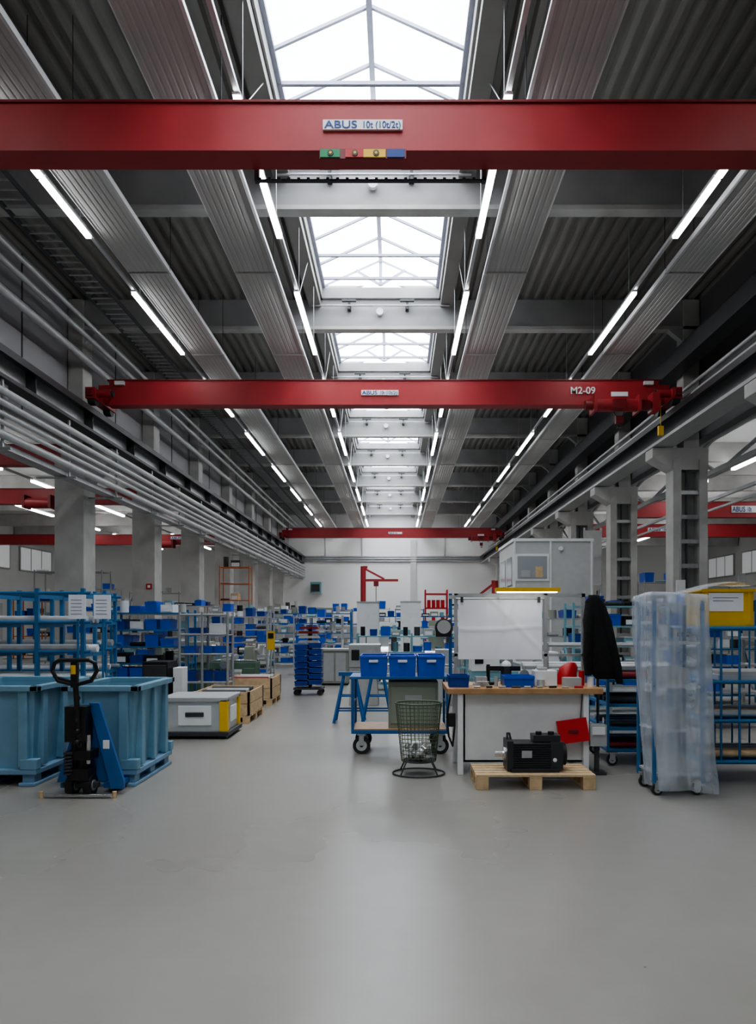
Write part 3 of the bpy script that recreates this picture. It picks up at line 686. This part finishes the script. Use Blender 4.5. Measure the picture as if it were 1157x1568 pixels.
for i in range(9):
    x=.8+i*.13; y=7.44; m.cyl((x,y,.912),(x+random.uniform(.05,.1),y+random.uniform(-.01,.03),.912),.011,random.choice((redp,steelg,black,chrome,steeld)),8)
m.obj('hand_tools')
m=MB(); m.rbox((1.82,7.42,.46),(.31,.03,.24),(math.radians(-8),math.radians(-8),0),redp); m.rbox((1.82,7.40,.46),(.1,.02,.03),(0,0,0),reddk); m.cyl((1.9,7.43,.58),(1.92,7.43,.84),.006,steeld,6); m.obj('red_folder')
m=MB(); m.box(2.0,2.17,7.42,7.55,.3,.52,greyp); m.box(2.02,2.15,7.41,7.42,.42,.5,white); m.box(2.06,2.1,7.45,7.5,0,.3,steeld); m.box(2.0,2.17,7.42,7.55,0,.03,steeld); m.obj('switch_box')
m=MB()
m.loft([(.98,2.22,7.62,.10,.03),(1.05,2.19,7.62,.14,.05),(1.2,2.16,7.62,.16,.055),(1.4,2.13,7.62,.145,.06),(1.6,2.11,7.62,.13,.06),(1.72,2.11,7.62,.12,.055),(1.80,2.10,7.62,.10,.045),(1.84,2.09,7.62,.06,.04),(1.87,2.08,7.63,.04,.03)],blackc,22,.09)
m.loft([(.93,2.36,7.6,.035,.03),(1.1,2.33,7.6,.05,.04),(1.35,2.27,7.6,.055,.045),(1.6,2.22,7.6,.055,.05),(1.76,2.16,7.62,.05,.04)],blackc,12,.08)
m.loft([(1.02,2.02,7.58,.035,.03),(1.2,2.01,7.58,.045,.04),(1.45,2.02,7.58,.05,.045),(1.65,2.03,7.59,.055,.05),(1.78,2.04,7.62,.04,.04)],blackc,12,.08)
m.cyl((2.16,7.72,0),(2.16,7.72,1.92),.014,steeld,8); m.tube([(2.16,7.72,1.9),(2.14,7.6,1.92),(2.12,7.55,1.86)],.01,steeld)
m.obj('hanging_jacket')
m=MB(); x0,x1,y0,y1=.75,1.88,6.78,7.32
for i in range(5):
    y=y0+(y1-y0-.09)*i/4; m.box(x0,x1,y,y+.085,.122,.144,wood)
for x in(x0,(x0+x1)/2-.06,x1-.12):
    m.box(x,x+.12,y0,y1,.1,.122,wood); m.box(x,x+.12,y0,y1,0,.022,wood)
    for y in(y0,(y0+y1)/2-.05,y1-.1): m.box(x,x+.12,y,y+.1,.022,.1,wood)
m.obj('wooden_pallet',.003)
m=MB(); mx,my,mz=1.33,7.02,.30
m.box(1.10,1.5,my-.11,my+.11,mz-.12,mz+.12,motor)
for i in range(11):
    z=mz-.11+i*.022; m.box(1.12,1.48,my-.125,my+.125,z,z+.008,motor)
m.box(1.06,1.12,my-.13,my+.13,mz-.14,mz+.14,motor); m.box(1.48,1.6,my-.12,my+.12,mz-.13,mz+.13,motor)
m.cyl((1.6,my,mz),(1.64,my,mz),.11,black,22); m.cyl((.96,my,mz),(1.06,my,mz),.028,chrome,14); m.cyl((1.04,my,mz),(1.06,my,mz),.07,chrome,18)
m.box(1.32,1.58,my-.09,my+.09,mz+.13,mz+.19,motor); m.cyl((1.38,my-.03,mz+.19),(1.38,my-.03,mz+.22),.03,black,12); m.cyl((1.5,my-.03,mz+.19),(1.5,my-.03,mz+.22),.03,black,12)
m.box(1.1,1.56,my-.14,my-.09,.144,.18,motor); m.box(1.1,1.56,my+.09,my+.14,.144,.18,motor)
m.box(1.2,1.3,my-.128,my-.124,mz-.02,mz+.05,steelg)
m.cyl((1.52,my-.123,mz-.04),(1.52,my-.119,mz-.04),.02,white,10)
m.tube([(1.08,my,mz+.12),(1.08,my,mz+.2),(1.1,my,mz+.2),(1.12,my,mz+.12)],.01,steeld)
m.obj('electric_motor',.006)
# ------------------------------------------------------------------ right carts
m=MB(); x0,x1,y0,y1=2.32,2.98,7.9,8.7
for x in(x0+.06,x1-.06):
    for y in(y0+.05,y1-.05): caster2(m,x,y,.06)
for x in(x0,x1):
    for y in(y0,y1): m.box(x-.015,x+.015,y-.015,y+.015,.15,.98,bluel)
for z in(.18,.42,.68,.95):
    m.box(x0,x1,y0,y1,z-.03,z,bluel)
    for k in range(4): m.cyl((x0+.03,y0+.1+k*.18,z+.04),(x1-.02,y0+.1+k*.18,z+.04),random.choice((.03,.04)),random.choice((steelg,steeld,reddk,steeld,chrome)),10)
m.box(x0+.05,x1-.1,y0+.1,y1-.1,.95,1.05,steeld)
m.obj('parts_trolley')
def tubecart(x0,x1,y0,y1,h):
    m=MB()
    for x in(x0+.08,x1-.08):
        for y in(y0+.06,y1-.06): caster2(m,x,y,.08)
    for x in(x0,x1):
        for y in(y0,y1): m.cyl((x,y,.2),(x,y,h),.022,bluel,10)
    for z in(.22,.62,1.0,h):
        m.tube([(x0,y0,z),(x1,y0,z),(x1,y1,z),(x0,y1,z),(x0,y0,z)],.02,bluel)
    for k in range(7):
        x=x0+(x1-x0)*(k+.5)/7; m.cyl((x,y1,.22),(x,y1,h),.01,bluel,6)
    for x in(x0+.18,x0+.36,x0+.6): m.cyl((x,y0,.22),(x,y0,h),.012,bluel,6)
    for z in(.22,.62,1.0): m.box(x0,x1,y0,y1,z-.01,z+.005,bluel)
    for z in(.24,.64):
        for k in range(4): m.cyl((x0+.05,y0+.12+k*.14,z+.04),(x1-.1,y0+.12+k*.14,z+.04),.035,random.choice((pipew,steelg,white,wood)),10)
    m.box(x0+.2,x1-.1,y0+.1,y1-.1,1.01,1.06,pipew); m.box(x0+.25,x1-.15,y0+.12,y1-.15,1.06,1.09,greyp)
    m.obj('tube_frame_cart')
tubecart(2.98,4.3,7.0,7.8,1.52)
m=MB(); bx0,bx1,by0,by1=3.0,3.5,7.05,7.5
m.box(bx0,bx1,by0,by1,1.545,1.90,yellow); m.box(bx0-.015,bx1+.015,by0-.015,by1+.015,1.88,1.91,yellow); m.box(bx0+.06,bx0+.4,by0-.006,by0,1.69,1.87,paper); m.box(bx0+.1,bx0+.35,by0-.008,by0-.006,1.82,1.825,steeld);m.box(bx0+.1,bx0+.3,by0-.008,by0-.006,1.79,1.795,steeld)
for x in(bx0+.02,bx1-.06): m.box(x,x+.03,by0-.012,by0,1.56,1.88,yellow)
m.obj('yellow_storage_box',.008)
m=MB()
x0,x1,y0,y1=2.35,2.79,6.56,6.98
for x in(x0,x1):
    for y in(y0,y1): m.box(x-.015,x+.015,y-.015,y+.015,.12,1.78,bluel)
for z in(.2,.6,1.0,1.4,1.76): m.box(x0,x1,y0,y1,z-.02,z,pipew)
for z,cc in((.2,greyp),(.6,steelg),(1.0,greyp)): m.box(x0+.06,x1-.1,y0+.06,y1-.06,z,z+.16,cc)
for x in(x0+.04,x1-.04):
    for y in(y0+.04,y1-.04): caster2(m,x,y,.05)
m.obj('covered_rack')
m=MB(); n=160; vs=[];fs=[]; LV=44
def outline(t):
    hx,hy=.275,.26; a=2*math.pi*t; c_,s_=math.cos(a),math.sin(a); k=(abs(c_)**14+abs(s_)**14)**(-1/14)
    return hx*c_*k,hy*s_*k
for j in range(LV+1):
    v=j/LV
    for i in range(n):
        t=i/n; ox,oy=outline(t); a=2*math.pi*t
        fold=(.002+.035*v)*math.sin(a*5+1.6*math.sin(2.2*v+a))+(.003+.007*v)*math.sin(a*13+3*v+2*math.sin(v*4))+.003*math.sin(a*29+9*v)
        sc=1+fold/.3+.13*v*(.5+.5*math.sin(a*2+1))
        if v<.015: sc*=.96
        z0_=.012+.07*(.5+.5*math.sin(a-2.2)); z=(1.85+.012*math.sin(a*2))*(1-v)+z0_*v
        vs.append((2.57+ox*sc+.09*v*v,6.77+oy*sc-.08*v*v,z))
for j in range(LV):
    for i in range(n): fs.append((j*n+i,(j+1)*n+i,(j+1)*n+(i+1)%n,j*n+(i+1)%n))
vs.append((2.57,6.77,1.865)); tp=len(vs)-1
for i in range(n): fs.append((i,(i+1)%n,tp))
m.add(vs,fs,film,True)
vs=[];fs=[];nx,ny=30,14
for j in range(ny+1):
    for i in range(nx+1):
        u=i/nx;v=j/ny; vs.append((2.76+.8*u,6.92+.6*v,1.965-.012*math.sin(u*9)-.012*math.sin(v*7+u*5)-.1*(1-u)**3))
for j in range(ny):
    for i in range(nx): a=j*(nx+1)+i; fs.append((a,a+1,a+nx+2,a+nx+1))
m.add(vs,fs,film,True)
m.obj('plastic_dust_cover')
# ------------------------------------------------------------------ mid-right background
m=MB()
x0,x1,y0,y1,zt=3.26,5.45,20,22.8,3.8
m.box(x0,x1,y0,y1,0,zt,cloth); m.box(x0-.03,x1+.03,y0-.03,y1+.03,zt,zt+.08,white)
m.box(x0+.04,x0+.98,y0-.02,y0,2.7,3.45,white); m.box(x0+.1,x0+.92,y0-.03,y0-.015,2.76,3.39,pane)
m.box(x0+.2,x0+.45,y0-.035,y0-.03,2.8,3.0,greyp); m.box(x0+.6,x0+.8,y0-.035,y0-.03,2.8,3.1,wood)
m.box(x0-.02,x0,y0+.3,y0+1.2,2.6,3.4,pane); m.box(x0-.02,x0,y0+1.5,y0+2.4,2.6,3.4,pane)
for x in(x0,x0+1.0,x1-.05): m.box(x,x+.05,y0-.025,y0,0,zt,white)
m.cyl((x0+1.3,y0-.06,3.6),(x0+1.3,y0,3.6),.06,white,12)
m.obj('machine_cabin',.01)
shelf('parts_shelf',3.0,4.6,12.2,12.8,1.9,6,tealm,mix,.95,.2,.25)
shelf('parts_shelf',2.2,4.2,15,15.6,1.7,5,steelg,mix,.95,.2)
shelf('parts_shelf',1.6,2.8,17.5,18,1.7,5,steelg,mix,.95,.2)
shelf('parts_shelf',5.0,7.0,14,14.6,2.0,5,bluel,mix,.95,.2)
shelf('parts_shelf',4.9,6.9,17.5,18.1,2.0,5,steelg,mix,.9)
shelf('parts_shelf',3.9,5.4,10.6,11.2,1.4,4,steelg,mix,.95,.2)
stock_rack(2.0,3.7,9.6,10.2,1.3,levels=4,c=steelg)
lathe(-.9,1.1,13.5,greyp,steelg,'milling_machine'); lathe(1.3,2.9,12.4,tealm,white,'milling_machine')
def machine(x0,x1,y0,y1,h,c,c2,nm):
    m=MB(); m.box(x0,x1,y0,y1,.1,h*.45,c); m.box(x0+.05,x1-.05,y0+.05,y1-.05,0,.1,steeld)
    m.box(x0-.05,x1+.05,y0-.05,y1,h*.45,h*.5,steelg); w_=x1-x0
    m.box(x0+.1*w_,x0+.45*w_,(y0+y1)/2,y1,h*.5,h,c2); m.box(x0+.5*w_,x0+.62*w_,y0+.1,y0+.3,h*.5,h*.8,steeld)
    m.box(x0+.1*w_,x0+.9*w_,y0+.2,y0+.35,h*.82,h*.9,c); m.cyl((x0+.8*w_,y0+.2,h*.5),(x0+.8*w_,y0+.2,h*.85),.06,c2,12)
    m.box(x0+.05,x0+.3*w_,y0-.01,y0,.15,h*.4,c2)
    m.obj(nm,.01)
machine(-.8,.5,19,19.8,1.5,tealm,white,'assembly_machine'); machine(.8,2.0,20,20.8,1.6,greyp,beige,'assembly_machine')
machine(-1.2,.2,23.5,24.2,1.7,white,tealm,'assembly_machine'); machine(2.2,3.1,24,24.6,1.8,steelg,white,'assembly_machine')
shelf('parts_shelf',-.9,1.6,16.4,16.9,1.3,4,tealm,mix,.98,.18,.22)
shelf('parts_shelf',-1.0,2.2,26.2,26.7,1.8,5,bluel,mix,.95,.2)
def locker(x0,x1,y0,h,c):
    m=MB(); m.box(x0,x1,y0,y0+.6,.08,h,c); m.box(x0+.03,x1-.03,y0+.03,y0+.57,0,.08,steeld); xm=(x0+x1)/2
    m.box(x0+.02,xm-.01,y0-.015,y0,.12,h-.04,c); m.box(xm+.01,x1-.02,y0-.015,y0,.12,h-.04,c)
    m.box(xm-.05,xm-.03,y0-.035,y0-.015,h*.5,h*.58,steeld); m.box(x0-.01,x1+.01,y0-.02,y0+.61,h,h+.03,greyp); m.obj('steel_locker')
locker(-1.0,-.45,18.1,2.05,white); locker(.12,.72,21.5,2.15,white)
m=MB()
m.box(1.1,1.15,28,28.5,0,2.8,redp); m.box(1.95,2.0,28,28.5,0,2.8,redp)
for i in range(5): m.box(1.15,1.95,28,28.5,.4+i*.55,.46+i*.55,redp)
for i in range(4): m.box(1.2+i*.18,1.33+i*.18,28.05,28.4,2.1,2.4,redp); m.box(1.2+i*.18,1.33+i*.18,28.05,28.4,1.56,1.8,redp if i%2 else white)
m.obj('red_rack')
def jib(x,y,h,arm,name='jib_crane'):
    m=MB(); m.cyl((x,y,0),(x,y,h),.17,red,16); m.cyl((x,y,0),(x,y,.05),.4,red,16)
    m.box(min(x,x+arm),max(x,x+arm),y-.08,y+.08,h-.95,h-.8,red); m.bar((x,y,h-.1),(x+arm*.6,y,h-.8),.12,red); m.bar((x-.0,y,h-.06),(x+arm*.12,y,h-.06),.16,red)
    m.box(x+arm*.3,x+arm*.3+.3,y-.15,y+.15,h-1.25,h-.95,reddk); m.cyl((x+arm*.3+.15,y,h-2.2),(x+arm*.3+.15,y,h-1.2),.02,railk,6); m.obj(name)
jib(-2.1,45.2,5.0,2.2); jib(5.2,38,3.7,-1.5)
m=MB(); m.box(-7.4,-6.5,61.6,62.4,1.6+2.4,1.6+3.3,tealm); m.box(-7.3,-6.6,61.5,61.6,4.1,4.7,steeld); m.box(-7.45,-6.45,61.6,62.55,3.9,4.0,steelg); m.obj('wall_air_unit')
for i in range(6):
    x=-7+i*2.4+random.uniform(-.4,.4); shelf('storage_rack',x,x+1.7,40+3*(i%2),40.8+3*(i%2),2.3,4,random.choice((greyp,steelg,blue)),mix+[wood],.9,.35,.45)
for i in range(4):
    x=3.2+i*1.1; shelf('storage_rack',x,x+.9,30,30.6,2.2,4,random.choice((greyp,orange)),mix,.9,.25,.35)
for i,(x,y,c) in enumerate(((-13,18,greyp),(-15.5,22.5,steelg),(-12.9,25.6,greyp),(-16,30,orange),(-13,35,steelg),(-18,40,greyp),(-13.5,46,orange),(-20,50,greyp),(-12.9,14,greyp))):
    shelf('storage_rack',x,x+2.4,y,y+.8,2.6+.4*(i%3),4,c,mix+[wood,white],.85,.3,.45)
for i,(x,y,c) in enumerate(((10,17,greyp),(11,23,steelg),(10,29,greyp),(12,36,orange),(14,42,greyp),(10.5,49,steelg))):
    shelf('storage_rack',x,x+2.4,y,y+.8,2.4+.4*(i%3),4,c,mix+[wood,white],.85,.3,.45)
m=MB(); m.box(-13.2,-11.4,20.2,20.8,0,2.1,greyp)
for i in range(3): m.box(-13.15+i*.6,-12.6+i*.6,20.18,20.2,.1,2.05,white); m.box(-12.7+i*.6,-12.66+i*.6,20.15,20.18,1.0,1.15,black)
m.obj('electrical_cabinet')
m=MB(); m.box(-9.2,-9.0,26.40,26.44,2.75,2.95,redp); m.box(-9.15,-9.05,26.39,26.40,2.8,2.9,white); m.obj('extinguisher_sign')
m=MB(); m.box(7.95,8.2,20.40,20.47,2.3,2.75,white); m.box(7.95,8.15,20.40,20.47,1.7,2.1,greyp); m.cyl((8.05,20.42,2.7),(8.05,20.42,4.4),.02,steelg,6); m.obj('junction_boxes')
m=MB(); m.box(6.9,7.5,26.35,26.45,2.9,4.9,cloth); m.cyl((6.9,26.4,0),(6.9,26.4,5),.04,steelg,8); m.cyl((7.5,26.4,0),(7.5,26.4,5),.04,steelg,8); m.obj('curtain_screen')
# ------------------------------------------------------------------ world, camera
w=bpy.data.worlds.new('overcast_sky'); S.world=w; w.use_nodes=True
bg=w.node_tree.nodes['Background']; bg.inputs[0].default_value=(.85,.92,1,1); bg.inputs[1].default_value=1.0
cam=bpy.data.cameras.new('camera'); co=bpy.data.objects.new('camera',cam); COL.objects.link(co)
co.location=(0,0,ZC); co.rotation_euler=(math.pi/2,0,0)
cam.sensor_fit='HORIZONTAL'; cam.sensor_width=36; cam.lens=1100/1157*36
cam.shift_x=-28.5/1157; cam.shift_y=166/1157; cam.clip_end=300; cam.clip_start=.05
S.camera=co
S.view_settings.view_transform='AgX'
try: S.view_settings.look='AgX - Medium High Contrast'
except Exception: pass
S.view_settings.exposure=1.0
